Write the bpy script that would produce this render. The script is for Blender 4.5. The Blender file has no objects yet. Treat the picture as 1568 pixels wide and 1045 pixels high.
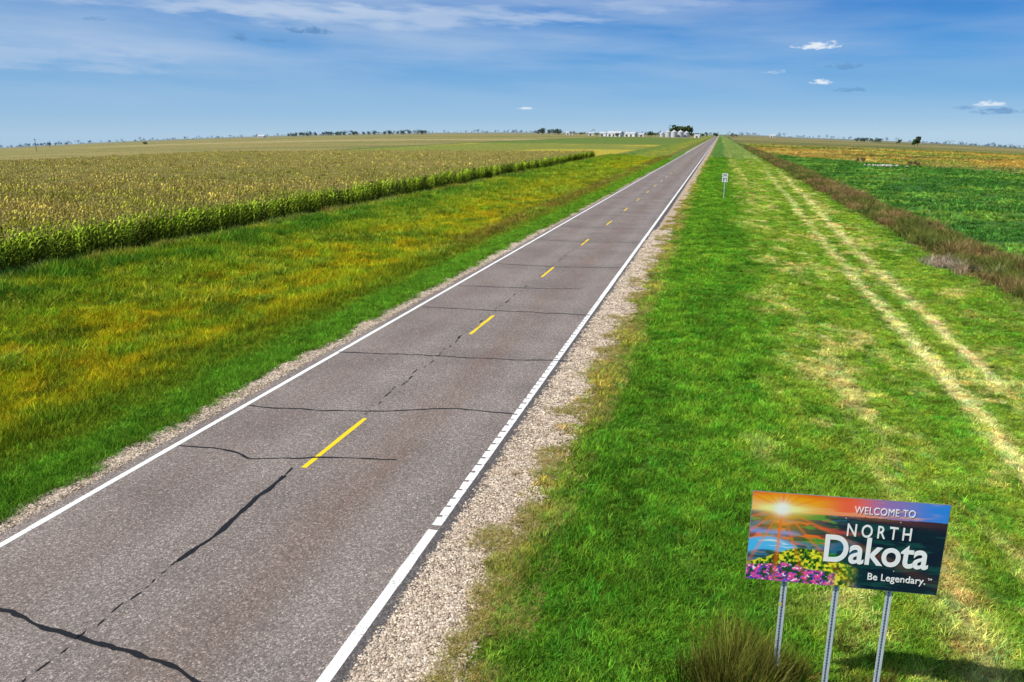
import bpy, math, random, bmesh
import numpy as np
from mathutils import Matrix, Vector
rng=np.random.default_rng(7); random.seed(7)
scene=bpy.context.scene
scene.view_settings.view_transform='Standard'; scene.view_settings.look='None'; scene.view_settings.exposure=0
YAW=14.74; PITCH=15.18; CH=7.16
# ---------------------------------------------------------------- noise
def _h(ix,iy,seed):
    n=(ix.astype(np.int64)*374761393+iy.astype(np.int64)*668265263+seed*974634777)&0xffffffff
    n=((n^(n>>13))*1274126177)&0xffffffff
    n=n^(n>>16)
    return (n&0xffffff)/float(0xffffff)
def vn(x,y,seed=0):
    ix=np.floor(x);iy=np.floor(y);fx=x-ix;fy=y-iy
    fx=fx*fx*(3-2*fx);fy=fy*fy*(3-2*fy)
    a=_h(ix,iy,seed);b=_h(ix+1,iy,seed);c=_h(ix,iy+1,seed);d=_h(ix+1,iy+1,seed)
    return (a*(1-fx)+b*fx)*(1-fy)+(c*(1-fx)+d*fx)*fy
def fbm(x,y,s=0,o=4):
    t=0;a=.5;n=0
    for i in range(o):
        t=t+a*vn(x,y,s+i*17);n+=a;a*=.5;x=x*2.03+11.3;y=y*2.03+5.7
    return t/n
def ss(x,a,b):
    t=np.clip((x-a)/(b-a),0,1);return t*t*(3-2*t)
def mixc(c,new,f):
    return c*(1-f[...,None])+np.asarray(new)*f[...,None]
# ---------------------------------------------------------------- terrain
def bump(x,a,m,b):
    t=np.where(x<m,np.clip((x-a)/(m-a),0,1),np.clip((b-x)/(b-m),0,1))
    return t*t*(3-2*t)
def H(x,y):
    x=np.asarray(x,float);y=np.asarray(y,float)
    r=np.hypot(x,y);a=np.degrees(np.arctan2(x,y))
    d=np.clip(a+YAW,-52,52)
    k=(-3+20*(d/33.8)**2)/1170*np.clip((np.abs(a)-.8)/4,0,1)
    z=-k*np.maximum(r-150,0)
    fade=np.clip((600-r)/300,0,1)
    z=z-fade*(.55*bump(x,-31,-20,-14)+.35*bump(x,1,8,13.5))
    off=fade*np.clip(np.maximum(-13.8-x,x+2.6)/1.5,0,1)
    z=z+off*.10*(fbm(x*.35,y*.35,3,3)-.5)
    return z-.03
def Hs(x,y): return float(H(np.array([x]),np.array([y]))[0])
# ---------------------------------------------------------------- zone colours
def colfn(x,y):
    r=np.hypot(x,y)
    n1=fbm(x*.15,y*.06,1);n2=fbm(x*.7,y*.45,2);n3=fbm(x*2.3,y*1.8,4,3);n4=fbm(x*.05,y*.03,9)
    xw=x+(n2-.5)*1.6+(n1-.5)*1.2
    c=np.zeros(x.shape+(3,))
    # ---- left side
    L=np.array([.085,.185,.014])*np.ones_like(c)
    L=mixc(L,[.105,.155,.010],ss(-xw,14.2,15.0))
    L=mixc(L,[.24,.23,.008],ss(-xw,15.0,17.5)*ss(n2,.40,.6)*.85)
    L=mixc(L,[.33,.29,.010],ss(-xw,17,19)*.85)
    L=mixc(L,[.35,.20,.012],ss(-xw,18,20)*ss(n1,.54,.64)*ss(n2,.4,.55)*.75)
    L=mixc(L,[.14,.22,.012],ss(-xw,17,18)*ss(n2,.52,.61)*.8)
    L=mixc(L,[.07,.11,.010],ss(-xw,17,18)*ss(fbm(x*.9,y*.5,15),.58,.66)*.75)
    L=mixc(L,[.21,.26,.014],ss(-xw,24.0,27)*.8)
    L=mixc(L,[.065,.145,.012],ss(-xw,26.5,30)*ss(n2,.36,.52))
    L=mixc(L,[.20,.17,.05],ss(-xw,33.0,34.5)*.7)
    farL=ss(y,60,160)*ss(-x,13,15)
    L=mixc(L,[.13,.19,.014],farL*.6*ss(n1,.3,.6))
    L=mixc(L,[.15,.11,.025],ss(y,38,62)*np.exp(-((x+16.8)/1.4)**2)*.85)
    # fields beyond the ditch
    fld=ss(-x,35.3,35.9)
    tan=np.array([.27,.225,.07])*np.ones_like(c)
    tan=mixc(tan,[.18,.18,.045],ss(fbm(x*.012,y*.03,21),.45,.6)*.75)
    yel=mixc(np.array([.40,.33,.03])*np.ones_like(c),[.20,.22,.03],ss(fbm(x*.03,y*.01,22),.42,.58))
    grn=np.array([.12,.18,.022])*np.ones_like(c)
    F=tan.copy()
    inn=(x>-168)
    F=np.where((inn&(y>232)&(y<520))[...,None],yel,F)
    F=np.where((inn&(y>=520)&(y<1250))[...,None],grn,F)
    F=np.where((inn&(y<=232))[...,None],np.array([.05,.045,.02]),F)
    F=mixc(F,[.07,.13,.02],((x<-165)&(x>-173)&(y<1250)&(y>170)).astype(float)*.9)
    F=mixc(F,[.10,.15,.03],((y>1250)&(y<1300)&(x>-900)).astype(float))
    F=mixc(F,[.12,.15,.03],((x<-173)&(y>395)&(y<412)).astype(float)*.8)
    F=mixc(F,[.34,.28,.12],((x<-173)&(y>700)&(y<820)&(x>-700)).astype(float))
    L=L*(1-fld[...,None])+F*fld[...,None]
    # ---- right side
    R=np.array([.070,.170,.012])*np.ones_like(c)
    R=mixc(R,[.13,.235,.016],ss(n3,.45,.7)*.6)
    R=mixc(R,[.048,.130,.010],ss(fbm(x*.5,y*.12,49),.46,.58)*.65)
    R=mixc(R,[.28,.23,.05],ss(-xw,2.1,3.2)*.85)
    lite=ss(xw,1.6,3.0)
    R=mixc(R,[.155,.235,.022],lite*.85)
    R=mixc(R,[.075,.165,.012],lite*ss(fbm(x*1.1,y*.25,46),.5,.62)*.75)
    dry=np.array([.44,.36,.13])
    R=mixc(R,dry,lite*ss(n2*.6+n3*.4,.53,.68)*.6)
    m=np.exp(-((x-3.9-(n1-.5)*1.2)/.35)**2)*ss(fbm(x*1.2,y*.25,31),.45,.62)
    R=mixc(R,dry,m*.75)
    tx=7.0+(y-15)*.018+(fbm(y*.05,y*0+3,33,2)-.5)*.8
    gap=1.45+(y-15)*.006
    for o,wd,st in ((0,.24,.9),(1,.26,.9)):
        m=np.exp(-((x-tx-o*gap)/wd)**2)*ss(fbm(x*2.5,y*.6,34+o),.26,.46)*np.clip((190-y)/60,0,1)
        R=mixc(R,[.60,.50,.22],m*st)
    m=np.exp(-((x-10.9)/.5)**2)*ss(fbm(x*.8,y*.2,37),.5,.65)
    R=mixc(R,dry,m*.5)
    R=mixc(R,[.06,.14,.012],ss(xw,11.5,13)*.6)
    R=mixc(R,[.12,.095,.035],ss(xw,13.1,13.9)*(.5+.45*ss(n2,.4,.6)))
    F=np.array([.040,.118,.018])*np.ones_like(c)
    F=mixc(F,[.11,.20,.028],ss(fbm(x*.12,y*.25,41),.47,.61)*.85)
    yb=np.maximum(377-3.5*x,160)+(n4-.5)*30
    O=np.array([.31,.21,.045])*np.ones_like(c)
    O=mixc(O,[.19,.20,.035],ss(fbm(x*.02,y*.012,43),.40,.56))
    O=mixc(O,[.42,.34,.08],ss(fbm(x*.03,y*.02,44),.56,.66)*.8)
    O=mixc(O,[.08,.12,.028],ss(fbm(x*.015,y*.03,48),.50,.60)*.75)
    O=mixc(O,[.10,.12,.03],ss(y,500,800)*.6)
    O=mixc(O,[.24,.20,.07],ss(y,900,1100)*ss(fbm(x*.004,y*.002,45),.45,.55))
    F=F*(1-ss(y-yb,-4,4)[...,None])+O*ss(y-yb,-4,4)[...,None]
    f2=ss(xw,16.0,16.8)
    R=R*(1-f2[...,None])+F*f2[...,None]
    c=np.where((x<-8)[...,None],L,R)
    c=c*(.66+.68*n3[...,None])
    haze=ss(r,900,6000)*.55  # aerial haze painted into the far ground colour, growing with distance
    c=mixc(c,[.16,.22,.27],haze)
    return np.clip(c,0,1)
# ---------------------------------------------------------------- mesh helpers
def np_mesh(name,V,F,smooth=False):
    me=bpy.data.meshes.new(name)
    V=np.asarray(V,dtype=np.float32);F=np.asarray(F,dtype=np.int32)
    me.vertices.add(len(V));me.vertices.foreach_set('co',V.ravel())
    k=F.shape[1];me.loops.add(F.size);me.loops.foreach_set('vertex_index',F.ravel())
    me.polygons.add(len(F));me.polygons.foreach_set('loop_start',np.arange(len(F),dtype=np.int32)*k)
    me.update(calc_edges=True)
    if smooth: me.polygons.foreach_set('use_smooth',np.ones(len(F),dtype=bool))
    return me
def setcol(me,C,name='col'):
    a=me.color_attributes.new(name,'FLOAT_COLOR','POINT')
    C=np.concatenate([C,np.ones((len(C),1))],1).astype(np.float32)
    a.data.foreach_set('color',C.ravel())
def obj(name,me,mat=None,parent=None,coll=None):
    o=bpy.data.objects.new(name,me)
    (coll or scene.collection).objects.link(o)
    if mat is not None: me.materials.append(mat)
    if parent: o.parent=parent
    return o
def grid(nx,ny):
    i=np.arange(nx-1)[:,None]*ny+np.arange(ny-1)[None,:]
    i=i.ravel()
    return np.stack([i,i+ny,i+ny+1,i+1],1)
class MB:
    def __init__(s): s.v=[];s.f=[];s.m=[]
    def add(s,vs,fs,m=0):
        b=len(s.v);s.v+=[tuple(p) for p in vs]
        for f in fs: s.f.append([b+i for i in f]);s.m.append(m)
    def box(s,x0,x1,y0,y1,z0,z1,m=0):
        s.add([(x0,y0,z0),(x1,y0,z0),(x1,y1,z0),(x0,y1,z0),(x0,y0,z1),(x1,y0,z1),(x1,y1,z1),(x0,y1,z1)],
              [(0,3,2,1),(4,5,6,7),(0,1,5,4),(1,2,6,5),(2,3,7,6),(3,0,4,7)],m)
    def mesh(s,name,mats):
        me=bpy.data.meshes.new(name);me.from_pydata(s.v,[],s.f)
        for m in mats: me.materials.append(m)
        me.polygons.foreach_set('material_index',s.m);me.update();return me
# ---------------------------------------------------------------- materials
class N:
    def __init__(s,name):
        s.mat=bpy.data.materials.new(name);s.mat.use_nodes=True
        s.t=s.mat.node_tree;s.b=s.t.nodes['Principled BSDF'];s.b.inputs['Roughness'].default_value=.9
        s.b.inputs['Specular IOR Level'].default_value=.2
        s.out=s.t.nodes['Material Output']
    def n(s,ty,**k):
        x=s.t.nodes.new(ty)
        for a,b in k.items(): setattr(x,a,b)
        return x
    def l(s,a,b): s.t.links.new(a,b)
    def pos(s): return s.n('ShaderNodeNewGeometry').outputs['Position']
    def mapped(s,v,sc):
        m=s.n('ShaderNodeMapping');s.l(v,m.inputs['Vector']);m.inputs['Scale'].default_value=sc;return m.outputs[0]
    def noise(s,v,scale,detail=4,rough=.55):
        x=s.n('ShaderNodeTexNoise');s.l(v,x.inputs['Vector']);x.inputs['Scale'].default_value=scale
        x.inputs['Detail'].default_value=detail;x.inputs['Roughness'].default_value=rough;return x.outputs['Fac']
    def ramp(s,f,stops):
        x=s.n('ShaderNodeValToRGB');s.l(f,x.inputs[0]);e=x.color_ramp.elements
        while len(e)<len(stops): e.new(.5)
        for i,(p,c) in enumerate(stops):
            e[i].position=p;e[i].color=(c,c,c,1) if not hasattr(c,'__len__') else (*c,1)
        return x.outputs[0]
    def mix(s,f,a,b,mode='MIX'):
        x=s.n('ShaderNodeMix',data_type='RGBA',blend_type=mode)
        for v,i in ((f,0),(a,6),(b,7)):
            if hasattr(v,'is_output'): s.l(v,x.inputs[i])
            elif hasattr(v,'__len__'): x.inputs[i].default_value=(*v,1)
            else: x.inputs[i].default_value=v
        return x.outputs[2]
    def math(s,op,a,b=0,c=0):
        x=s.n('ShaderNodeMath',operation=op)
        for i,v in enumerate((a,b,c)):
            if hasattr(v,'is_output'): s.l(v,x.inputs[i])
            else: x.inputs[i].default_value=v
        return x.outputs[0]
    def bump(s,h,st,dist=.02):
        x=s.n('ShaderNodeBump');s.l(h,x.inputs['Height']);x.inputs['Strength'].default_value=st;x.inputs['Distance'].default_value=dist
        s.l(x.outputs[0],s.b.inputs['Normal'])
    def base(s,c): s.l(c,s.b.inputs['Base Color'])
def simple(name,col,rough=.8,var=.25,scale=3,metal=0):
    m=N(name);f=m.noise(m.pos(),scale,5)
    m.base(m.mix(1,col,m.ramp(f,[(.3,1-var),(.7,1+var*.0)]),'MULTIPLY'))
    m.b.inputs['Roughness'].default_value=rough;m.b.inputs['Metallic'].default_value=metal
    return m.mat
def attrcol(m,name='col',ty='GEOMETRY'):
    a=m.n('ShaderNodeAttribute',attribute_type=ty,attribute_name=name);return a.outputs['Color']
# ground
g=N('ground_soil_and_grass');c=attrcol(g);P=g.pos()
f=g.noise(P,9,5,.7);f2=g.noise(P,1.3,5,.65)
c=g.mix(1,c,g.ramp(f,[(.3,.35),(.62,1.4)]),'MULTIPLY')
c=g.mix(1,c,g.ramp(f2,[(.3,.6),(.7,1.4)]),'MULTIPLY')
g.base(c);g.bump(f,.6,.08);GM=g.mat
def foliage(name):
    m=N(name)
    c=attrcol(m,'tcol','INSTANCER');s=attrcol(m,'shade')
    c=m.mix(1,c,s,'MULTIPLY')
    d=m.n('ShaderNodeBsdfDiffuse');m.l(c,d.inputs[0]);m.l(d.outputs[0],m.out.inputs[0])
    return m.mat
GRASS=foliage('grass_blades')
TASSEL=simple('corn_tassel',(.54,.42,.16),var=.4,scale=2)
# ---------------------------------------------------------------- ground sheet (polar sampling, one mesh)
az=np.concatenate([np.arange(-62,40,.1),np.arange(40,298,3.)])
rr=np.concatenate([[.01,1.2,2.2],3*np.exp(np.arange(0,math.log(7500/3),.015))])
A,Rr=np.meshgrid(np.radians(az),rr,indexing='ij')
X=(np.sin(A)*Rr).ravel();Y=(np.cos(A)*Rr).ravel()
na,nr=len(az),len(rr)
i=(np.arange(na)[:,None]*nr+np.arange(nr-1)[None,:]).ravel()
j=((np.arange(na)[:,None]+1)%na*nr+np.arange(nr-1)[None,:]).ravel()
me=np_mesh('ground',np.stack([X,Y,H(X,Y)],1),np.stack([i,i+1,j+1,j],1),True)
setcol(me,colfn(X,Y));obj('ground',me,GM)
# ---------------------------------------------------------------- road
ys=np.concatenate([np.arange(-40,5,.5),np.arange(5,70,.12),70*np.exp(np.arange(0,math.log(6500/70),.02))])
def strip(name,x0,x1,z,mat,ys=ys,j0=0,j1=0,nx=2,seed=0):
    e0=x0+(fbm(ys*1.7,ys*0,seed+50)-.5)*j0*2;e1=x1+(fbm(ys*1.7,ys*0+9,seed+60)-.5)*j1*2
    t=np.linspace(0,1,nx)[:,None]
    X=e0[None]*(1-t)+e1[None]*t;Yg=np.broadcast_to(ys[None],X.shape)
    V=np.stack([X.ravel(),Yg.ravel(),np.full(X.size,z)],1)
    F=grid(nx,len(ys));return np_mesh(name,V,F)
a=N('old_asphalt');P=a.pos();sx=a.n('ShaderNodeSeparateXYZ');a.l(P,sx.inputs[0])
fine=a.noise(P,55,3,.8);mid=a.noise(P,14,5,.65);big=a.noise(a.mapped(P,(1,.12,1)),1.1,5,.6);blot=a.noise(P,.35,4)
vor=a.n('ShaderNodeTexVoronoi');a.l(P,vor.inputs['Vector']);vor.inputs['Scale'].default_value=42
c=a.mix(a.ramp(blot,[(.35,0),(.65,1)]),(.205,.172,.155),(.27,.226,.20))
def gx(x0,w):
    d=a.math('DIVIDE',a.math('SUBTRACT',sx.outputs[0],x0),w);return a.math('EXPONENT',a.math('MULTIPLY',a.math('MULTIPLY',d,d),-1))
w=a.math('ADD',gx(-6.9,.6),a.math('MULTIPLY',gx(-10.6,.8),.45));w=a.math('MULTIPLY',w,a.ramp(big,[(.35,.15),(.6,1)]))
c=a.mix(a.math('MULTIPLY',w,.6),c,(.20,.130,.095))
w=a.math('ADD',gx(-5.6,.35),gx(-9.4,.4));c=a.mix(a.math('MULTIPLY',w,.3),c,(.31,.27,.245))
edge=a.math('GREATER_THAN',a.math('ADD',sx.outputs[0],a.math('MULTIPLY',mid,.12)),-4.55)
c=a.mix(a.math('MULTIPLY',edge,.75),c,(.080,.076,.078))
c=a.mix(1,c,a.ramp(fine,[(.3,.35),(.68,1.55)]),'MULTIPLY')
c=a.mix(1,c,a.ramp(mid,[(.3,.75),(.7,1.25)]),'MULTIPLY')
c=a.mix(1,c,a.ramp(vor.outputs['Color'],[(0,.45),(.7,1.05),(1,2.3)]),'MULTIPLY')
a.base(c);a.bump(fine,.4,.01);a.b.inputs['Roughness'].default_value=.85
obj('road',strip('road',-12.42,-4.28,0,a.mat,j0=.05,j1=.10,nx=2),a.mat)
gm=N('gravel');P=gm.pos();v=gm.n('ShaderNodeTexVoronoi');gm.l(P,v.inputs['Vector']);v.inputs['Scale'].default_value=26
f=gm.noise(P,1.2,5);f9=gm.noise(P,40,4)
c=gm.ramp(v.outputs['Color'],[(0,(.25,.18,.125)),(.5,(.50,.385,.28)),(1,(.74,.63,.50))])
c=gm.mix(gm.ramp(f,[(.4,0),(.65,.75)]),c,(.44,.31,.20));c=gm.mix(1,c,gm.ramp(f9,[(.3,.65),(.7,1.25)]),'MULTIPLY')
gm.base(c);gm.bump(v.outputs['Distance'],.6,.03)
obj('gravel_shoulder',strip('gs',-13.05,-3.2,-.014,gm.mat,j0=.3,j1=.7,nx=2,seed=5),gm.mat)
def paint(name,col,wear=.5):
    p=N(name);P=p.pos();f=p.noise(P,22,6,.75);f2=p.noise(P,1.5,4)
    k=p.ramp(p.math('ADD',f,p.math('MULTIPLY',f2,.35)),[(wear-.02,1),(wear+.10,0)])
    c=p.mix(k,col,(.25,.22,.20));p.base(c);p.b.inputs['Roughness'].default_value=.6;return p.mat
WP=paint('white_road_paint',(.86,.86,.84),.52);YP=paint('yellow_road_paint',(.90,.62,.012),.45)
ro=bpy.data.objects.new('road_markings',None);scene.collection.objects.link(ro)
obj('left_edge_line',strip('l',-12.13,-11.98,.004,WP,j0=.008,j1=.008),WP,ro)
yn=ys[ys<12.2];obj('right_edge_line',strip('l',-4.80,-4.61,.004,WP,ys=yn,j0=.01,j1=.01),WP,ro)
yf=np.concatenate([[34.],ys[ys>34.1]]);obj('right_edge_line_far',strip('l',-4.80,-4.61,.004,WP,ys=yf,j0=.012,j1=.012),WP,ro)
mb=MB();y=12.25
while y<33.4:
    L=.36+random.uniform(-.05,.05);w0=random.uniform(0,.02);gp=random.uniform(.045,.075)
    mb.add([(-4.80+w0,y,.004),(-4.61-w0*.5,y+.02,.004),(-4.61,y+L,.004),(-4.80,y+L-.02,.004)],[(0,1,2,3)])
    xx=-4.69+random.uniform(-.03,.03)
    mb.add([(xx,y+L+.001,.004),(-4.612,y+L+.001,.004),(-4.612,y+L+gp,.004),(xx,y+L+gp,.004)],[(0,1,2,3)])
    y+=L+gp
mb.add([(-4.80,y,.004),(-4.61,y,.004),(-4.61,33.99,.004),(-4.80,33.99,.004)],[(0,1,2,3)])
obj('right_edge_line_rumble',mb.mesh('l',[WP]),None,ro)
mb=MB();y=13.95-12.1*4
while y<3000:
    n=9;pr=(-8.52,-8.395)
    for q in range(n-1):
        ya=y+3.15*q/(n-1);yb=y+3.15*(q+1)/(n-1);nx_=(-8.52+random.uniform(-.012,.012),-8.395+random.uniform(-.012,.012))
        mb.add([(pr[0],ya,.004),(pr[1],ya,.004),(nx_[1],yb,.004),(nx_[0],yb,.004)],[(0,1,2,3)]);pr=nx_
    y+=12.1
obj('centre_dashes',mb.mesh('l',[YP]),None,ro)
TAR=simple('crack_tar',(.016,.016,.018),.55,.3,30)
mb=MB()
def crack(pts,w,seed,jit=.05,step=.12):
    w=w*1.2
    pts=np.array(pts,float);seg=np.hypot(*np.diff(pts,axis=0).T);L=np.concatenate([[0],np.cumsum(seg)])
    n=max(3,int(L[-1]/step));s=np.linspace(0,L[-1],n)
    x=np.interp(s,L,pts[:,0]);y=np.interp(s,L,pts[:,1])
    dx=np.gradient(x);dy=np.gradient(y);l=np.hypot(dx,dy);nx_,ny_=-dy/l,dx/l
    o=(fbm(s*1.3,s*0+seed,seed,5)-.5)*jit*4+(vn(s*6,s*0,seed+3)-.5)*jit*.5
    ww=w*(.25+1.5*fbm(s*3.5,s*0+seed,seed+7,3));ww[0]=ww[-1]=.003
    V=[];
    for k in range(n):
        V.append((x[k]+nx_[k]*(o[k]+ww[k]/2),y[k]+ny_[k]*(o[k]+ww[k]/2),.008))
        V.append((x[k]+nx_[k]*(o[k]-ww[k]/2),y[k]+ny_[k]*(o[k]-ww[k]/2),.008))
    mb.add(V,[(2*k,2*k+1,2*k+3,2*k+2) for k in range(n-1)])
crack([(-12.3,8.5),(-10.35,8.0),(-9.6,7.85),(-8.5,7.73),(-7.4,7.6),(-6.3,7.43),(-4.4,7.2)],.070,1,.06,.06)
crack([(-12.0,14.3),(-11.1,14.45),(-9.9,14.1),(-9.2,14.3),(-8,14.6),(-6.6,14.85)],.045,2,.04,.08)
crack([(-12.0,17.1),(-10,17.35),(-8,17.8),(-6.4,18.4),(-4.8,18.4)],.042,3,.05)
crack([(-12.1,22.6),(-10,22.9),(-8.4,23.05),(-6.5,23.2),(-4.4,23.5)],.048,4,.05)
crack([(-11.9,29.9),(-8.4,30.1),(-4.6,30.2)],.050,5,.05)
crack([(-11.9,34.8),(-8.4,35.1),(-5.8,35.6)],.050,6,.05)
yy=41.7;kk=7
while yy<260:
    crack([(-12.1,yy),(-8.4,yy+random.uniform(-.4,.4)),(random.choice([-4.5,-4.4,-6.8]),yy+random.uniform(-.2,.4))],.060,kk,.05,.3);yy+=random.uniform(6,11);kk+=1
crack([(-8.60,9.9),(-8.55,11),(-8.62,12),(-8.66,13.5)],.070,40,.045,.05)
crack([(-8.66,13.5),(-8.7,13.9)],.03,44,.02,.05)
yy=5.
while yy<9.9:
    l=random.uniform(.1,.35);x=-8.6+random.uniform(-.04,.04);crack([(x,yy),(x+random.uniform(-.03,.03),yy+l)],.020,int(yy*9),.02,.05);yy+=l+random.uniform(.03,.15)
yy=17.3
while yy<110:
    l=random.uniform(.1,.6);x=-8.62+random.uniform(-.09,.09);crack([(x,yy),(x+random.uniform(-.05,.05),yy+l)],.018 if random.random()<.7 else .045,int(yy*9),.03,.08);yy+=l+random.uniform(.02,.4)
obj('road_crack_seal',mb.mesh('cracks',[TAR]))
# ---------------------------------------------------------------- instancing helper
def scatter(name,pts,rot,scl,col,templates,idx):
    coll=bpy.data.collections.new(name+'_parts')
    for t in templates: coll.objects.link(t)
    me=bpy.data.meshes.new(name);me.vertices.add(len(pts));me.vertices.foreach_set('co',pts.astype(np.float32).ravel())
    me.attributes.new('rot','FLOAT_VECTOR','POINT').data.foreach_set('vector',rot.astype(np.float32).ravel())
    me.attributes.new('scl','FLOAT_VECTOR','POINT').data.foreach_set('vector',scl.astype(np.float32).ravel())
    me.attributes.new('idx','INT','POINT').data.foreach_set('value',idx.astype(np.int32))
    c4=np.concatenate([col,np.ones((len(col),1))],1).astype(np.float32)
    me.attributes.new('tcol','FLOAT_COLOR','POINT').data.foreach_set('color',c4.ravel())
    o=obj(name,me)
    ng=bpy.data.node_groups.new(name,'GeometryNodeTree')
    ng.interface.new_socket('Geometry',in_out='INPUT',socket_type='NodeSocketGeometry')
    ng.interface.new_socket('Geometry',in_out='OUTPUT',socket_type='NodeSocketGeometry')
    gi=ng.nodes.new('NodeGroupInput');go=ng.nodes.new('NodeGroupOutput')
    ip=ng.nodes.new('GeometryNodeInstanceOnPoints');ci=ng.nodes.new('GeometryNodeCollectionInfo')
    ci.inputs['Collection'].default_value=coll;ci.inputs['Separate Children'].default_value=True;ci.inputs['Reset Children'].default_value=True
    def na(nm,ty):
        x=ng.nodes.new('GeometryNodeInputNamedAttribute');x.data_type=ty;x.inputs['Name'].default_value=nm
        return [q for q in x.outputs if q.enabled and q.name=='Attribute'][0]
    lk=ng.links.new
    lk(gi.outputs[0],ip.inputs['Points']);lk(ci.outputs[0],ip.inputs['Instance']);ip.inputs['Pick Instance'].default_value=True
    lk(na('idx','INT'),ip.inputs['Instance Index']);lk(na('rot','FLOAT_VECTOR'),ip.inputs['Rotation']);lk(na('scl','FLOAT_VECTOR'),ip.inputs['Scale'])
    lk(ip.outputs[0],go.inputs[0])
    md=o.modifiers.new('scatter','NODES');md.node_group=ng
    return o
def tuft(name,n,h,spread,lean,w,seed,mat=None,segs=3,clumps=0,con=.35):
    r=random.Random(seed);V=[];F=[];C=[]
    cl=[(spread*math.sqrt(r.random()),r.uniform(0,6.283),r.uniform(.6,1.4),r.uniform(1-con,1+con)) for _ in range(clumps)]
    for b in range(n):
        if clumps:
            cd_,ca,ch,cs=r.choice(cl);px,py=math.cos(ca)*cd_+r.gauss(0,h*.3),math.sin(ca)*cd_+r.gauss(0,h*.3);a=r.uniform(0,6.283)
        else:
            a=r.uniform(0,6.283);d=spread*math.sqrt(r.random());px,py=math.cos(a)*d,math.sin(a)*d;ch=cs=1
        la=a+r.uniform(-1,1);L=h*ch*r.uniform(.55,1.1);le=lean*r.uniform(.3,1.2);fa=r.uniform(0,6.283)
        sx_,sy_=math.cos(fa)*w,math.sin(fa)*w;s=r.uniform(.65,1.4)*cs
        base=len(V)
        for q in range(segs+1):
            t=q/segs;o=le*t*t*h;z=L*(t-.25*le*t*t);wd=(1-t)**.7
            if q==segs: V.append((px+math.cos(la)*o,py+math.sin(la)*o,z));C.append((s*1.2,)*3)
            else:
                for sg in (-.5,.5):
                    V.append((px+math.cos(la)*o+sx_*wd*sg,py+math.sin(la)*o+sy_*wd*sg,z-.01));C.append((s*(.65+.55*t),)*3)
        for q in range(segs-1): F.append((base+2*q,base+2*q+1,base+2*q+3,base+2*q+2))
        F.append((base+2*segs-2,base+2*segs-1,base+2*segs))
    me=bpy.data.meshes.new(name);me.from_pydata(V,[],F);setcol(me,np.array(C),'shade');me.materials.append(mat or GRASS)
    return bpy.data.objects.new(name,me)
def vis(x,y):
    a=np.degrees(np.arctan2(x,y));return (a>-56)&(a<28)
def sample(n,x0,x1,y0,y1,p=1.):
    x=rng.uniform(x0,x1,n);u=rng.random(n)
    y=y0*(y1/y0)**u
    k=vis(x,y);return x[k],y[k]
def do_scatter(name,x,y,hs,temps,cmul=1.0,cvar=.25,tilt=.1,col=None,grow=.35,ref=14,hue=.12):
    n=len(x);z=H(x,y)
    rot=np.stack([rng.normal(0,tilt,n),rng.normal(0,tilt,n),rng.uniform(0,6.283,n)],1)
    r=np.hypot(x,y);s=hs*rng.uniform(.7,1.25,n)
    sw=rng.uniform(.85,1.2,n)*np.sqrt(hs)*np.clip((r/ref)**grow,1,4)
    scl=np.stack([sw,sw,s*np.clip((r/ref)**(grow*.3),1,1.5)],1)
    c=colfn(x,y) if col is None else col
    c=c*cmul*(1+cvar*rng.normal(0,1,(n,1))*.6)
    c=c*(1+hue*rng.normal(0,1,(n,3))*np.array([1,.5,.5]))
    return scatter(name,np.stack([x,y,z],1),rot,scl,np.clip(c,.003,1),temps,rng.integers(0,len(temps),n))
# mowed grass right of the road
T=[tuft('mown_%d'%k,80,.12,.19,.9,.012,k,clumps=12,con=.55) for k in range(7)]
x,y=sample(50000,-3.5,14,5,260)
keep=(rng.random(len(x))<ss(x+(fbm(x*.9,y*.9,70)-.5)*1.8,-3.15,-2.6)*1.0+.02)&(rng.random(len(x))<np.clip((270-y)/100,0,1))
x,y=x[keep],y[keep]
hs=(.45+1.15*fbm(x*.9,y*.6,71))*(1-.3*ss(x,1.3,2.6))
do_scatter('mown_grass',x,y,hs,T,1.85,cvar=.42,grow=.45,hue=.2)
# tall ditch grass left
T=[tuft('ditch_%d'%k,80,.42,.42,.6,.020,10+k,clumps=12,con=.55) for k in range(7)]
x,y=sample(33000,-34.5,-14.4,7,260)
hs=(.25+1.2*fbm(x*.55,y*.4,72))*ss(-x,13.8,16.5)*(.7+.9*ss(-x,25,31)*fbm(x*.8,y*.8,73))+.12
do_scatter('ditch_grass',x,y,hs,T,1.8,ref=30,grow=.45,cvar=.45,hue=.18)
T=[tuft('leafy_%d'%k,70,.42,.28,1.0,.035,25+k,clumps=6,segs=2,con=.5) for k in range(5)]
x,y=sample(12000,-34.8,-16,12,200);k=rng.random(len(x))<ss(fbm(x*.35,y*.2,83)+ss(-x,25,30)*.18,.56,.68);x,y=x[k],y[k]
n=len(x);w=rng.random((n,1));do_scatter('ditch_weeds',x,y,.6+.7*rng.random(n),T,1.5,col=np.array([.10,.20,.018])*(1-w)+np.array([.26,.30,.025])*w,ref=40,grow=.5,cvar=.4)
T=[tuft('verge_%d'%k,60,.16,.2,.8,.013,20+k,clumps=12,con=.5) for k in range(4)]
x,y=sample(10000,-15.2,-12.8,7,220)
keep=rng.random(len(x))<ss(-x+(fbm(x*.9,y*.9,75)-.5)*1.2,12.75,13.2)
x,y=x[keep],y[keep]
do_scatter('verge_grass',x,y,np.ones(len(x)),T,1.8,ref=20,grow=.5,cvar=.35)
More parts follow.
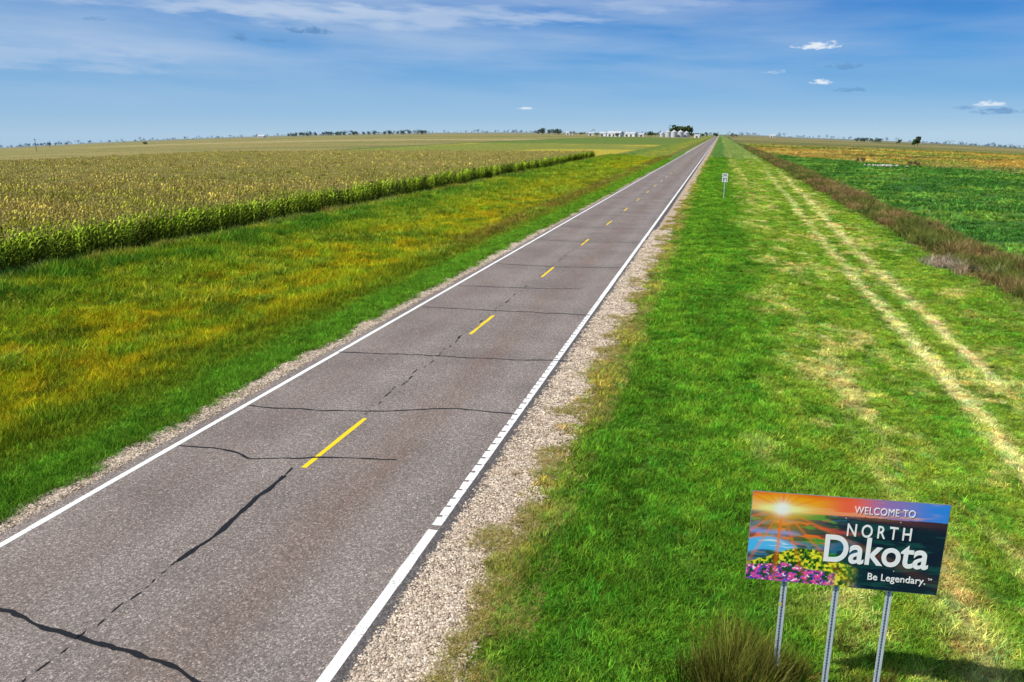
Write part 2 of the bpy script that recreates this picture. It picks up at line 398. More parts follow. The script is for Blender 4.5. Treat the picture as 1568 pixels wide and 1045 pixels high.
# weeds in the gravel
T=[tuft('weed_%d'%k,16,.12,.08,1.1,.014,30+k) for k in range(4)]
x,y=sample(36000,-4.0,-2.3,5,90);k=rng.random(len(x))<ss(fbm(x*1.6,y*1.0,76)+(x+3.15)*.18,.47,.60);x,y=x[k],y[k];w=rng.random((len(x),1))
col=np.array([.17,.20,.03])*(1-w)+np.array([.40,.29,.11])*w
do_scatter('roadside_weeds',x,y,.8*np.ones(len(x)),T,1.2,col=col)
# fence-row brush
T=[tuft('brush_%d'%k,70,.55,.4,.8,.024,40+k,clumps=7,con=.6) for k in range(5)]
x,y=sample(9000,12.9,17.2,20,420);n2=fbm(x*.5,y*.3,77)
k=(np.abs(x-15+(fbm(y*.1,y*0,78)-.5)*1.6)<1.5)&(rng.random(len(x))<ss(n2,.2,.4));x,y,n2=x[k],y[k],n2[k]
w=rng.random((len(x),1));w2=(fbm(x*.6,y*.25,79)>.46).astype(float)[:,None]
col=np.array([.19,.12,.05])*(1-w)+np.array([.30,.23,.09])*w;col=col*(1-.8*w2)+np.array([.10,.14,.025])*.8*w2
do_scatter('fence_row_brush',x,y,.5+1.1*n2,T,1.15,col=col,ref=40,grow=.35,cvar=.45)
x=13.2+rng.normal(0,.6,46);y=47.5+rng.normal(0,1.1,46)
w=rng.random((46,1));do_scatter('dry_shrub',x,y,np.full(46,.8),T,1,col=np.array([.36,.28,.19])*(1-w)+np.array([.48,.40,.29])*w,ref=40)
# crop field right
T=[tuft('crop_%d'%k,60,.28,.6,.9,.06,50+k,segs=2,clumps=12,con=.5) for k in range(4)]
x,y=sample(20000,16.4,130,25,300);k=y<np.maximum(377-3.5*x,160);x,y=x[k],y[k]
do_scatter('green_crop',x,y,.7+.5*fbm(x*.3,y*.3,80),T,1.75,ref=60,grow=.5,cvar=.4)
x,y=sample(7000,14,240,150,600);k=y>np.maximum(377-3.5*x,160);x,y=x[k],y[k]
do_scatter('wild_grass',x,y,1.2+.9*fbm(x*.1,y*.05,81),T,1.6,ref=120,grow=.6)
# tall uncut grass at the sign posts
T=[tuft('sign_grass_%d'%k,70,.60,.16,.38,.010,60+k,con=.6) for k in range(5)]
xs=[];
for (px,py,sx_,n_) in ((.58,8.75,.17,46),(.86,9.1,.2,44),(1.8,9.35,.22,10),(2.6,9.45,.3,20)):
    xs.append(np.stack([px+rng.normal(0,sx_,n_),py+rng.normal(0,.3,n_)],1))
xs=np.concatenate(xs);x,y=xs[:,0],xs[:,1];w=rng.random((len(x),1))
do_scatter('tall_grass',x,y,(1.55-.85*ss(x,1.0,1.6))*rng.uniform(.6,1.05,len(x)),T,1.0,tilt=.06,col=np.array([.09,.125,.012])*(1-w)+np.array([.20,.165,.04])*w,cvar=.5)
# pebbles
PEB=foliage('pebble_stone')
def peb(k):
    r=random.Random(k);bm=bmesh.new()
    for q in range(9):
        s=.006+.016*r.random()**1.8
        bmesh.ops.create_icosphere(bm,subdivisions=1,radius=s,matrix=Matrix.Translation((r.uniform(-.08,.08),r.uniform(-.08,.08),s*.3))@Matrix.Rotation(r.uniform(0,6),4,'Z')@Matrix.Diagonal((r.uniform(.7,1.4),1,.65,1)))
    me=bpy.data.meshes.new('pebble');bm.to_mesh(me);bm.free();nv_=len(me.vertices);per=nv_//9
    sh=np.repeat([r.uniform(.4,1.6) for _ in range(9)],per)[:,None]*np.ones((1,3));setcol(me,sh,'shade')
    me.materials.append(PEB);return bpy.data.objects.new('pebbles_%d'%k,me)
T=[peb(k) for k in range(6)]
x,y=sample(20000,-4.40,-2.9,5,60);x2,y2=sample(7000,-13.1,-12.45,7,60)
k=rng.random(len(x))<1-ss(x,-3.6,-2.9)*.7;x=np.concatenate([x[k],x2]);y=np.concatenate([y[k],y2])
n=len(x);w=rng.random((n,1));col=np.array([.32,.24,.17])*(1-w)+np.array([.62,.53,.42])*w
s=np.clip((y/14)**.4,1,2)*rng.uniform(.8,1.3,n)
scatter('loose_gravel',np.stack([x,y,np.full(n,-.008)],1),rng.uniform(0,6,(n,3))*[0,0,1],np.stack([s,s,s],1),col,T,rng.integers(0,6,n))
# ---------------------------------------------------------------- corn: short row segments of plants
def corn(k):
    r=random.Random(100+k);V=[];F=[];C=[];M=[]
    def stripf(pts,ws,side,c,m):
        b=len(V)
        for p,w_ in zip(pts,ws):
            V.append((p[0]-side[0]*w_,p[1]-side[1]*w_,p[2]));V.append((p[0]+side[0]*w_,p[1]+side[1]*w_,p[2]));C.append((c,)*3);C.append((c,)*3)
        for q in range(len(pts)-1): F.append((b+2*q,b+2*q+1,b+2*q+3,b+2*q+2));M.append(m)
    for pl in range(4):
        ox=r.gauss(0,.05);oy=(pl-1.5)*.25+r.gauss(0,.04);hh=r.uniform(.88,1.08);ps=r.uniform(.6,1.4)
        for a in (0,1.57): stripf([(ox,oy,0),(ox,oy,hh),(ox+.02,oy+.01,1.95*hh)],[.016,.014,.008],(math.cos(a),math.sin(a)),.9*ps,0)
        a0=r.uniform(0,6)
        for i in range(10):
            z=(.35+i*.165)*hh;a=a0+i*math.pi+r.uniform(-.5,.5);L=r.uniform(.5,.8)*(1 if i<8 else .7);up=r.uniform(.25,.55)
            d=(math.cos(a),math.sin(a));s=(-d[1],d[0]);pts=[]
            for t in (0,.3,.65,1): pts.append((ox+d[0]*L*t*.8,oy+d[1]*L*t*.8,z+L*(up*math.sin(t*2.2)*1.3-.55*t*t)))
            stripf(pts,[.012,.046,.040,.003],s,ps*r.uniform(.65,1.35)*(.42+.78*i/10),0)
        for i in range(5):
            a=r.uniform(0,6.28);q=r.uniform(.04,.16) if i else 0
            stripf([(ox+.02,oy+.01,1.9*hh),(ox+.02+math.cos(a)*q*.5,oy+math.sin(a)*q*.5,2.08*hh),(ox+.02+math.cos(a)*q,oy+math.sin(a)*q,(2.24-(.08 if i else 0))*hh)],[.008,.014,.005],(-math.sin(a),math.cos(a)),1,1)
    me=bpy.data.meshes.new('corn_row');me.from_pydata(V,[],F);setcol(me,np.array(C),'shade')
    me.materials.append(GRASS);me.materials.append(TASSEL);me.polygons.foreach_set('material_index',M)
    return bpy.data.objects.new('corn_row_%d'%k,me)
T=[corn(k) for k in range(8)]
gx_=np.arange(-168,-35.6,.76);gy=np.arange(14,232,1.0)
GX,GY=np.meshgrid(gx_,gy,indexing='ij');x=GX.ravel()+rng.normal(0,.05,GX.size);y=GY.ravel()+rng.normal(0,.1,GX.size)
r=np.hypot(x,y);a=np.degrees(np.arctan2(x,y))
pk=np.clip((60/r)**1.6,.10,1);pk=np.where((x>-40),np.maximum(pk,.6),pk)
k=(a>-54)&(rng.random(len(x))<pk);x,y,r=x[k],y[k],r[k]
edge=ss(x,-40,-36.6)[:,None];ff=ss(fbm(x*.05,y*.12,90),.4,.6)[:,None]
col=(np.array([.32,.32,.045])*(1-ff)+np.array([.46,.38,.085])*ff)*(1-edge)+np.array([.28,.38,.030])*edge
n=len(x);s=(1.0+.10*(fbm(x*.2,y*.2,91)-.5)*2)*rng.uniform(.9,1.08,n)
sw=s*np.clip((r/70)**.4,1,1.5)
col=col*(1+.25*rng.normal(0,1,(n,1)))
scatter('corn_field',np.stack([x,y,H(x,y)],1),np.stack([rng.normal(0,.04,n),rng.normal(0,.04,n),rng.integers(0,2,n)*3.14159+rng.normal(0,.1,n)],1),np.stack([sw,sw,s],1),np.clip(col,.01,1),T,rng.integers(0,8,n))
cx=np.concatenate([[-168.4],np.arange(-168,-37,.76),[-36.8]]);cy=np.concatenate([np.arange(10,232,.9),[232.]])
CX,CY=np.meshgrid(cx,cy,indexing='ij')
cd_=np.hypot(CX,CY)
cz=H(CX,CY)+1.45+.40*ss(cd_,60,130)+(.35+.3*ss(cd_,60,120))*(fbm(CX*.9,CY*.7,92)-.5)
cz[0]-=1.7;cz[:,-1]-=1.7;cz[:,0]-=1.7;cz[-1]=H(CX[-1],CY[-1])-.1
cm=N('corn_canopy');P=cm.pos();f=cm.noise(P,3.2,6,.75);f2=cm.noise(cm.mapped(P,(.25,.9,1)),.35,5)
c=cm.mix(cm.ramp(f2,[(.38,0),(.62,1)]),(.23,.22,.035),(.33,.275,.065))
c=cm.mix(1,c,cm.ramp(f,[(.35,.25),(.65,1.5)]),'MULTIPLY');cm.base(c);cm.bump(f,1,.3)
obj('corn_canopy',np_mesh('cc',np.stack([CX.ravel(),CY.ravel(),cz.ravel()],1),grid(len(cx),len(cy))),cm.mat)
# ---------------------------------------------------------------- welcome sign
sg=bpy.data.objects.new('welcome_sign',None);scene.collection.objects.link(sg)
sg.location=(1.83,9.275,0);sg.rotation_euler=(0,0,math.radians(5.0))
SW,SH,SB=2.28,1.22,1.645
nu,nv=560,300
u=np.linspace(0,1,nu);v=np.linspace(0,1,nv);U,Vv=np.meshgrid(u,v,indexing='ij')
C=np.zeros((nu,nv,3))
def S(*rgb): 
    q=np.array(rgb)/255.;return np.clip(q**2.0*1.15,0,1)
asp=SW/SH
hor=.80+.02*(fbm(U*9,U*0,200)-.5)
skyc=mixc(np.ones_like(C)*S(255,150,20),S(240,90,60),ss(U,.30,.5))
skyc=mixc(skyc,S(135,105,170),ss(U,.5,.72));skyc=mixc(skyc,S(40,120,215),ss(U,.7,.95))
skyc=mixc(skyc,S(255,165,120),ss(fbm(U*5,Vv*30,201),.5,.65)*.6*(1-ss(U,.8,1)))
skyc=mixc(skyc,S(225,50,20),ss(Vv,.93,1)*(1-ss(U,.3,.6))*.8)
land=mixc(np.ones_like(C)*S(20,65,60),S(75,50,100),ss(Vv,.66,.80)*ss(fbm(U*10,Vv*18,202),.4,.6))
land=mixc(land,S(240,100,40),ss(fbm(U*7,Vv*22,203),.50,.58)*(1-ss(U,.32,.5))*.95)
land=mixc(land,S(50,140,50),ss(fbm(U*9,Vv*20,204),.5,.57)*(1-ss(U,.4,.62))*.9)
land=mixc(land,S(40,110,150),ss(fbm(U*6,Vv*16,205),.52,.60)*(1-ss(U,.55,.8))*.7)
land=mixc(land,S(15,25,50),ss(fbm(U*12,Vv*26,212),.58,.64)*.7)
land=mixc(land,S(10,24,42),ss(U,.40,.70)*.88)
land=mixc(land,S(20,75,70),ss(U,.5,.7)*ss(fbm(U*6,Vv*20,213),.52,.62)*.55)
land=mixc(land,S(190,60,60),np.exp(-((Vv-.66-.05*np.sin(U*9))/.02)**2)*ss(U,.3,.35)*(1-ss(U,.5,.62))*.8)
rv=np.exp(-((Vv-.38+.10*(U-.1)-.05*np.sin(U*14))/.085)**2)*(1-ss(U,.24,.34))
land=mixc(land,S(50,175,250),ss(rv,.3,.6));land=mixc(land,S(215,235,250),ss(rv,.6,.9)*ss(fbm(U*6,Vv*30,206),.48,.58))
rv=np.exp(-((Vv-.56)/.025)**2)*(1-ss(U,.2,.3));land=mixc(land,S(90,140,230),rv*.9)
by=.42-.9*np.abs(U-.30)**1.2+.05*(fbm(U*20,U*0,207)-.5)
b_=ss(by-Vv,0,.02)*(1-ss(U,.48,.60));sp=fbm(U*75,Vv*40,208,2)
land=mixc(land,S(90,140,30),b_);land=mixc(land,S(245,220,50),b_*ss(sp,.54,.62));land=mixc(land,S(25,55,25),b_*ss(-sp,-.44,-.36))
fy=.23-.30*np.abs(U-.2)+.05*(fbm(U*16,U*0,209)-.5);f_=ss(fy-Vv,0,.02)*(1-ss(U,.42,.5))
hueN=fbm(U*60,Vv*32,210,2);hue2=vn(U*110,Vv*60,211)
fl=mixc(np.ones_like(C)*S(110,50,140),S(240,70,140),ss(hueN,.48,.58));fl=mixc(fl,S(240,225,250),ss(hue2,.76,.86));fl=mixc(fl,S(50,80,210),(1-ss(hue2,.18,.30)))
fl=mixc(fl,S(20,70,35),ss(-hueN,-.42,-.36));land=mixc(land,fl,f_)
C=np.where((Vv>hor)[...,None],skyc,land)
dx=(U-.16)*asp;dy=Vv-.83;d=np.hypot(dx,dy);an=np.arctan2(dy,dx)
glow=np.exp(-(d/.20)**1.4);C=mixc(C,np.array([1,.50,.02]),np.clip(glow*1.1,0,1))
rays=np.abs(np.cos(an*8+.3))**26*np.exp(-d/.45)+np.exp(-(dx/.014)**2)*np.exp(-d/.45);C=mixc(C,np.array([1,.22,.02]),np.clip(rays*1.25,0,1))
C=mixc(C,np.array([1,.95,.35]),np.clip(np.exp(-((dx)/.26)**2-(dy/.045)**2)*1.5,0,1));C=mixc(C,np.array([1,1,.9]),np.clip(1.5*np.exp(-(d/.07)**2),0,1))
V=np.stack([(U.ravel()-.5)*SW,np.full(U.size,-.004),SB+Vv.ravel()*SH],1)
me=np_mesh('artwork',V,grid(nu,nv));setcol(me,C.reshape(-1,3))
sm=N('sign_print');sm.base(attrcol(sm));sm.b.inputs['Roughness'].default_value=.4
obj('artwork',me,sm.mat,sg)
AL=simple('sign_aluminium',(.55,.56,.58),.45,.15,8,.6);GV=simple('galvanised_steel',(.66,.72,.78),.5,.2,20,.1);DK=simple('hole_dark',(.03,.03,.03),.9)
mb=MB();mb.box(-SW/2-.006,SW/2+.006,0,.004,SB-.006,SB+SH+.006)
for z in (SB+.25,SB+SH-.3): mb.box(-SW/2+.1,SW/2-.1,.004,.03,z,z+.05)
obj('panel_back',mb.mesh('panel',[AL]),None,sg)
mb=MB()
for uu in (.215,.492,.768):
    px=(uu-.5)*SW;zb=-.25;zt=SB+SH-.08
    mb.box(px-.038,px-.020,.034,.040,zb,zt);mb.box(px+.020,px+.038,.034,.040,zb,zt)
    mb.box(px-.020,px-.015,.034,.068,zb,zt);mb.box(px+.015,px+.020,.034,.068,zb,zt);mb.box(px-.015,px+.015,.062,.068,zb,zt)
    z=.05
    while z<SB-.02:
        pts=[(px+.008*math.cos(q*math.pi/4),.0605,z+.008*math.sin(q*math.pi/4)*1.3) for q in range(8)]
        mb.add(pts,[tuple(range(8))],1);z+=.045
    for z in (SB+.28,SB+SH-.27):
        mb.add([(px+.008*math.cos(q*math.pi/4),-.0065,z+.008*math.sin(q*math.pi/4)) for q in range(8)],[tuple(range(8))],0)
obj('posts',mb.mesh('posts',[GV,DK]),None,sg)
mb=MB();px=(.215-.5)*SW;mb.add([(px-.02+.018*math.cos(q*math.pi/6),.031,SB-.36+.022*math.sin(q*math.pi/6)) for q in range(12)],[tuple(range(12))])
obj('post_sticker',mb.mesh('sticker',[simple('yellow_sticker',(.85,.6,.02))]),None,sg)
WT=simple('white_lettering',(.95,.95,.95),.5,.02)
def text(s,u0,u1,vb,hgt,space=1,off=0,ref='H',parent=sg):
    cu=bpy.data.curves.new('lettering','FONT');cu.body=s;cu.size=1;cu.space_character=space;cu.offset=off;cu.extrude=.002
    o=bpy.data.objects.new('lettering_'+s.split()[0].lower().strip('.'),cu);scene.collection.objects.link(o);cu.materials.append(WT)
    bpy.context.view_layer.update();W=o.dimensions.x
    r=bpy.data.curves.new('t','FONT');r.body=ref;r.size=1;ro_=bpy.data.objects.new('t',r);scene.collection.objects.link(ro_);bpy.context.view_layer.update();h=ro_.dimensions.y
    bpy.data.objects.remove(ro_)
    sx_=(u1-u0)*SW/W;sy_=hgt*SH/h
    o.scale=(sx_,sy_,1);o.rotation_euler=(math.pi/2,0,0);o.parent=parent
    mnx=min(b[0] for b in o.bound_box)
    o.location=((u0-.5)*SW-mnx*sx_,-.0085,SB+vb*SH);return o
text('WELCOME TO',.53,.835,.84,.078,1.05)
text('NORTH',.505,.83,.585,.135,1.5,.008)
text('Dakota',.40,.935,.285,.29,.98,.017)
text('Be Legendary.',.64,.935,.11,.075,1.0,.004)
text('TM',.945,.965,.16,.022,1.0)
# ---------------------------------------------------------------- small road sign
rs=bpy.data.objects.new('route_marker_sign',None);scene.collection.objects.link(rs);rs.location=(.85,92,0)
mb=MB();mb.box(-.035,.035,.02,.06,-.3,2.75)
obj('post',mb.mesh('post',[GV]),None,rs)
WS=simple('sign_white',(.85,.85,.84),.5,.05);BK=simple('sign_black',(.02,.02,.02),.5)
mb=MB();mb.box(-.31,.31,0,.01,1.85,2.42);mb.box(-.31,.31,0,.01,2.46,2.80)
obj('plates',mb.mesh('plates',[WS]),None,rs)
mb=MB()
for (xa,xb,za,zb) in ((-.20,-.13,1.95,2.3),(-.129,-.02,2.23,2.3),(-.09,-.02,2.1,2.229),(-.129,-.02,1.95,2.0),(.04,.20,2.22,2.29),(.13,.20,1.95,2.219),(-.20,.20,2.57,2.68)):
    mb.box(xa,xb,-.006,-.002,za,zb)
obj('legend',mb.mesh('legend',[BK]),None,rs)
# ---------------------------------------------------------------- distant things
def pol(u,r):
    a=math.atan((u-784)/1212)-math.radians(YAW);return math.sin(a)*r,math.cos(a)*r
def leafmat(name,c1,c2):
    m=N(name);P=m.pos();f=m.noise(P,.35,4);m.base(m.mix(m.ramp(f,[(.35,0),(.65,1)]),c1,c2));return m.mat
LF=leafmat('tree_leaves',(.03,.055,.02),(.09,.14,.04));LFF=leafmat('distant_leaves_hazed',(.045,.08,.07),(.085,.125,.10));LFFF=leafmat('far_leaves_hazed',(.08,.14,.21),(.11,.17,.23))  # blue haze is mixed into the two more distant leaf colours
BARK=simple('bark',(.08,.06,.045))
def blob(V,F,M,x,y,z,rx,h,n,q,r):
    b=len(V);t=.03*h
    for zz,tt in ((z-1,t),(z+h*.55,t*.4)):
        for k in range(5): V.append((x+tt*math.cos(k*1.257),y+tt*math.sin(k*1.257),zz))
    for k in range(5): F.append((b+k,b+(k+1)%5,b+5+(k+1)%5,b+5+k));M.append(1)
    lobes=[(r.gauss(0,rx*.42),r.gauss(0,rx*.42),h*r.uniform(.35,.85),rx*r.uniform(.35,.6)) for _ in range(7)]
    for k in range(n):
        lx,ly,lz,lr=r.choice(lobes);d=[r.gauss(0,1) for _ in range(3)];l=math.sqrt(sum(e*e for e in d));rr_=lr*r.uniform(.6,1)
        c=(x+lx+d[0]/l*rr_,y+ly+d[1]/l*rr_,z+max(.08*h,min(h,lz+d[2]/l*rr_*.8)))
        a=[r.gauss(0,1) for _ in range(3)];bb=[r.gauss(0,1) for _ in range(3)]
        la=math.sqrt(sum(e*e for e in a));lb=math.sqrt(sum(e*e for e in bb));b=len(V);s=q*r.uniform(.6,1.3)
        for sa,sb in ((-1,-1),(1,-1),(1,1),(-1,1)):
            V.append(tuple(c[i]+s*(sa*a[i]/la+sb*bb[i]/lb)*.5 for i in range(3)))
        F.append((b,b+1,b+2,b+3));M.append(0)
def trees(name,items,mat,n=140,seed=1):
    r=random.Random(seed);V=[];F=[];M=[]
    for (u_,R_,h) in items:
        x,y=pol(u_,R_);blob(V,F,M,x,y,Hs(x,y),h*r.uniform(.4,.6),h,n,h*.13,r)
    me=bpy.data.meshes.new(name);me.from_pydata(V,[],F);me.materials.append(mat);me.materials.append(BARK);me.polygons.foreach_set('material_index',M)
    return obj(name,me)
R_=random.Random(5)
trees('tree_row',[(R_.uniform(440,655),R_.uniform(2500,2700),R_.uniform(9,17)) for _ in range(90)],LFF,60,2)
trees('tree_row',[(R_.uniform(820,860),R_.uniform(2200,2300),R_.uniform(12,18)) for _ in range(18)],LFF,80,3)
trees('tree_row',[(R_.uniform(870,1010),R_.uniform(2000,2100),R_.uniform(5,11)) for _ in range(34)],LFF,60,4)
trees('farmstead_trees',[(R_.uniform(1028,1058),R_.uniform(1900,1960),R_.uniform(20,26)) for _ in range(16)],LF,160,5)
trees('farmstead_trees',[(R_.uniform(990,1008),1550,R_.uniform(8,12)) for _ in range(5)]+[(R_.uniform(912,960),1400,R_.uniform(4,7)) for _ in range(7)]+[(R_.uniform(1056,1098),R_.uniform(1700,1900),R_.uniform(6,12)) for _ in range(14)],LF,90,6)
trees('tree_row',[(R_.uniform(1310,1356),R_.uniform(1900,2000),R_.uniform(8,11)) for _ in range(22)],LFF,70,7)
trees('tree',[(1407,1100,12),(1403,1105,9)],LF,400,8)
trees('tree',[(1379,1400,8)],LF,200,9)
trees('tree',[(1122,1700,9),(1127,1720,7)],LF,120,12)
trees('shrub',[(219,1000,4),(222,1000,4)],LF,120,13)
trees('shrub',[(1318,235,1.6),(1326,236,1.4),(1400,215,1.3),(1408,216,1.5),(1413,214,1.2)],leafmat('dry_leaves',(.16,.13,.05),(.32,.24,.11)),260,14)
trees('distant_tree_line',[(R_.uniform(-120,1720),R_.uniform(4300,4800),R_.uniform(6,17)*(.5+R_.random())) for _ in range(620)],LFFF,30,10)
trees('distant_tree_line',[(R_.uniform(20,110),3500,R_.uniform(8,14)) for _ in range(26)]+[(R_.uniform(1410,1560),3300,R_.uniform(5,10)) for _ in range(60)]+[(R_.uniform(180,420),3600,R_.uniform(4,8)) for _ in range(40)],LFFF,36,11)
WALL=simple('white_metal_siding',(.80,.81,.82),.5,.15,.3);ROOF=simple('grey_metal_roof',(.50,.53,.57),.5,.15,.3);DOOR=simple('door_dark',(.10,.11,.13));BIN=simple('galvanised_bin',(.60,.62,.64),.45,.2,.4,.1)
def shed(name,u_,R_,L,W,h,rh,rot=0,wall=WALL):
    x,y=pol(u_,R_);e=bpy.data.objects.new(name,None);scene.collection.objects.link(e);e.location=(x,y,Hs(x,y));e.rotation_euler=(0,0,rot)
    mb=MB();a,b=L/2,W/2;mb.box(-a,a,-b,b,-1,h);mb.add([(-a,-b,h+.002),(-a,b,h+.002),(-a,0,h+rh),(a,-b,h+.002),(a,b,h+.002),(a,0,h+rh)],[(0,1,2),(3,5,4)])
    obj('walls',mb.mesh('w',[wall]),None,e)
    mb=MB();o=.5;mb.add([(-a-o,-b-o,h-.3),(a+o,-b-o,h-.3),(a+o,0,h+rh+.05),(-a-o,0,h+rh+.05),(-a-o,b+o,h-.3),(a+o,b+o,h-.3)],[(0,1,2,3),(3,2,5,4)])
    obj('roof',mb.mesh('r',[ROOF]),None,e)
    mb=MB()
    for q in np.arange(-a+3,a-4,8): mb.box(q,q+3.6,-b-.1,-b-.02,0,h*.7)
    obj('doors',mb.mesh('d',[DOOR]),None,e)
for u_,R2,L,W,h,rh in ((924,1500,12,12,5.5,3),(942,1450,26,14,6,3.5),(966,1480,20,14,5.5,3),(982,1550,10,10,4,3),(905,1700,12,10,5,3),(873,2100,20,12,5,3),(1068,1500,10,8,4,2)):
    shed('farm_shed',u_,R2,L,W,h,rh,random.uniform(-.3,.2))
for u_,R2 in ((402,2600),(399,2605),(1183,2600)): shed('farm_house',u_,R2,16,10,5,4)
def gbin(u_,R2,rad,h):
    x,y=pol(u_,R2);V=[];F=[];n=24;b=Hs(x,y)
    prof=[(rad,-1)]
    zz=0
    while zz<h: prof+=[(rad,zz),(rad-.08,zz+.4)];zz+=.8
    prof+=[(rad+.3,h),(rad*.5,h+rad*.32),(.5,h+rad*.6),(.5,h+rad*.6+.6),(.01,h+rad*.6+.8)]
    for (q,z) in prof:
        for k in range(n): V.append((q*math.cos(k*2*math.pi/n),q*math.sin(k*2*math.pi/n),z))
    for i in range(len(prof)-1):
        for k in range(n): F.append((i*n+k,i*n+(k+1)%n,(i+1)*n+(k+1)%n,(i+1)*n+k))
    me=bpy.data.meshes.new('grain_bin');me.from_pydata(V,[],F);o=obj('grain_bin',me,BIN);o.location=(x,y,b)
for u_,R2,rad,h in ((1014,1600,4.5,8),(1023,1600,5.5,10),(1032,1590,6,10),(1042,1600,6,10),(1051,1610,5,9)): gbin(u_,R2,rad,h)
def pole(u_,R2,h=11):
    x,y=pol(u_,R2);mb=MB();mb.box(-.14,.14,-.14,.14,-1,h);mb.box(-1.3,1.3,-.2,-.145,h-1,h-.8)
    for q in (-1.1,0,1.1): mb.box(q-.06,q+.06,-.2,-.1,h-.8,h-.5)
    o=obj('utility_pole',mb.mesh('p',[BARK]));o.location=(x,y,Hs(x,y))
for u_,R2 in ((52,820),(74,1400),(1116,1300),(1118,2000),(700,1900)): pole(u_,R2)
r=random.Random(3)
bm=bmesh.new()
for k in range(40):
    x=38.5+r.gauss(0,2.0);y=204+r.gauss(0,1.6);s=r.uniform(.15,.38)
    bmesh.ops.create_icosphere(bm,subdivisions=1,radius=s,matrix=Matrix.Translation((x,y,Hs(x,y)+s*.5+r.uniform(0,.15)))@Matrix.Diagonal((r.uniform(.8,1.6),1,r.uniform(.5,.9),1)))
me=bpy.data.meshes.new('rock_pile');bm.to_mesh(me);bm.free();obj('rock_pile',me,simple('pale_rock',(.6,.57,.5)))
# ---------------------------------------------------------------- world sky
SDX,SDY=.84,.54;nn=math.hypot(SDX,SDY);SDX/=nn;SDY/=nn
SUN_EL=49;SUN_AZ=math.atan2(-SDX,-SDY)
w=bpy.data.worlds.new('sky');scene.world=w;w.use_nodes=True;t=w.node_tree;bg=t.nodes['Background'];bg.inputs[1].default_value=.11
try:
    w.cycles.sampling_method='MANUAL';w.cycles.sample_map_resolution=256
except Exception: pass
class WN(N):
    def __init__(s): s.t=t
q=WN()
sky=q.n('ShaderNodeTexSky',sky_type='NISHITA');sky.sun_disc=False;sky.sun_elevation=math.radians(SUN_EL);sky.sun_rotation=SUN_AZ%(2*math.pi);sky.altitude=300
tc=q.n('ShaderNodeTexCoord').outputs['Generated'];sp=q.n('ShaderNodeSeparateXYZ');q.l(tc,sp.inputs[0])
el=q.math('MULTIPLY',q.math('ARCSINE',sp.outputs[2]),57.2958);azn=q.math('MULTIPLY',q.math('ARCTAN2',sp.outputs[0],sp.outputs[1]),57.2958)
def lin(*rgb): return tuple((v/255.)**2.2 for v in rgb)
grad=q.ramp(q.math('DIVIDE',el,20.),[(0,lin(180,208,228)),(.05,lin(158,196,227)),(.14,lin(120,176,224)),(.27,lin(84,153,219)),(.44,lin(46,122,204)),(1,lin(40,100,185))])
side=q.ramp(q.math('DIVIDE',q.math('ADD',azn,60),90),[(0,1),(.45,.5),(.95,0)])
grad=q.mix(q.math('MULTIPLY',side,.50),grad,lin(152,186,216))
cv=q.n('ShaderNodeCombineXYZ');q.l(q.math('MULTIPLY',azn,.045),cv.inputs[0]);q.l(q.math('ADD',q.math('MULTIPLY',el,.36),q.math('MULTIPLY',azn,.016)),cv.inputs[1])
wf=q.noise(cv.outputs[0],1.3,5,.5)
wm=q.math('MULTIPLY',q.ramp(wf,[(.38,0),(.70,1)]),q.ramp(q.math('DIVIDE',el,10.),[(.1,0),(.5,1)]))
wm=q.math('MULTIPLY',wm,q.ramp(side,[(0,.35),(.4,1)]))
grad=q.mix(q.math('MULTIPLY',wm,.62),grad,lin(186,205,229))
cv2=q.n('ShaderNodeCombineXYZ');q.l(azn,cv2.inputs[0]);q.l(q.math('MULTIPLY',el,2.2),cv2.inputs[1]);cn=q.noise(cv2.outputs[0],1.5,5,.65)
cv3=q.n('ShaderNodeCombineXYZ');q.l(q.math('MULTIPLY',azn,.22),cv3.inputs[0]);q.l(q.math('ADD',q.math('MULTIPLY',el,1.3),q.math('MULTIPLY',azn,.05)),cv3.inputs[1]);cn3=q.noise(cv3.outputs[0],1.2,5,.55)
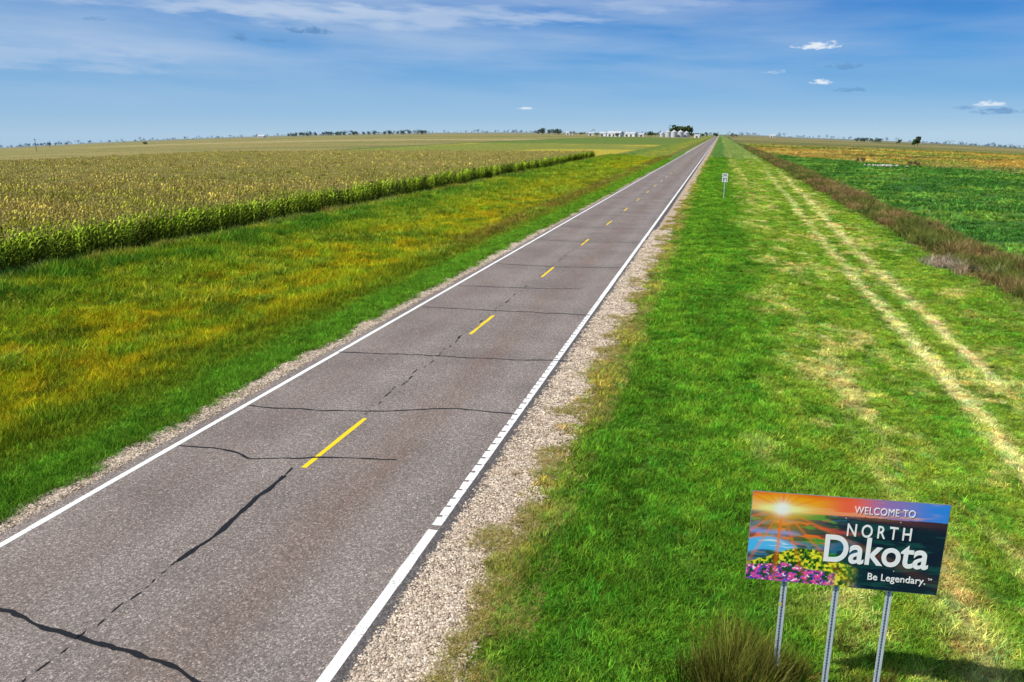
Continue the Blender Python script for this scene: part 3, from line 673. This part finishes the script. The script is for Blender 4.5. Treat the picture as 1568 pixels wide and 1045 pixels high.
def cloud(u_,v_,wu,wv,col,st,nz=None):
    global grad
    a0=math.degrees(math.atan((u_-784)/1212))-YAW
    e0=math.degrees(math.atan((205-v_)/1212*math.cos(math.atan((u_-784)/1212))))
    wa=wu/1212*57.3;we=wv/1212*57.3
    da=q.math('DIVIDE',q.math('SUBTRACT',azn,a0),wa);de=q.math('DIVIDE',q.math('SUBTRACT',el,e0),we)
    if nz is None: de=q.math('MULTIPLY',de,q.math('ADD',1,q.math('MULTIPLY',q.math('LESS_THAN',de,0),.8)))
    d=q.math('ADD',q.math('MULTIPLY',da,da),q.math('MULTIPLY',de,de))
    m=q.math('SUBTRACT',q.math('ADD',1,q.math('MULTIPLY',q.math('SUBTRACT',cn if nz is None else nz,.5),4.5)),d)
    m=q.ramp(m,[(0.05,0),(.95,1)] if nz is None else [(0,0),(1,1)])
    grad=q.mix(q.math('MULTIPLY',m,st),grad,col)
G_=lin(100,145,195);W_=lin(232,240,248);WB=lin(192,209,232)
for a_ in ((600,38,330,18,WB,.55),(330,20,300,14,WB,.45),(100,95,190,18,WB,.4),(980,22,150,9,WB,.35)):
    cloud(*a_,nz=cn3)
for a_ in ((1240,80,34,7,W_,.95),(1250,131,16,5,W_,.85),(1178,116,16,4,W_,.3),(1282,109,28,6,G_,.6),(1298,142,26,5,G_,.55),
           (1512,162,20,5,W_,.8),(1525,173,34,6,G_,.7),(1470,168,14,4,G_,.5),(805,168,12,3,W_,.7),(485,59,36,7,G_,.95),(380,68,14,7,G_,.85),(430,72,26,4,G_,.5),(168,42,16,4,G_,.5)):
    cloud(*a_)
grad10=q.mix(1,grad,(9.1,9.1,9.1),'MULTIPLY')
k=q.ramp(q.math('DIVIDE',el,40.),[(.3,.0),(.9,1)])
fin=q.mix(k,grad10,sky.outputs[0]);q.l(fin,bg.inputs[0])
# sun
sl=bpy.data.lights.new('sun','SUN');sl.energy=5.0;sl.angle=math.radians(.5);sl.color=(1,.96,.87)
so=bpy.data.objects.new('sun',sl);scene.collection.objects.link(so)
ce=math.cos(math.radians(SUN_EL));d=Vector((SDX*ce,SDY*ce,-math.sin(math.radians(SUN_EL))));so.rotation_euler=d.to_track_quat('-Z','Y').to_euler();so.location=(0,0,50)
# camera
cd=bpy.data.cameras.new('camera');cd.sensor_width=36;cd.lens=36*1170/1568;cd.clip_end=20000;cd.clip_start=.1
co=bpy.data.objects.new('camera',cd);scene.collection.objects.link(co);co.location=(0,0,CH);co.rotation_euler=(math.radians(90-PITCH),0,math.radians(YAW));scene.camera=co
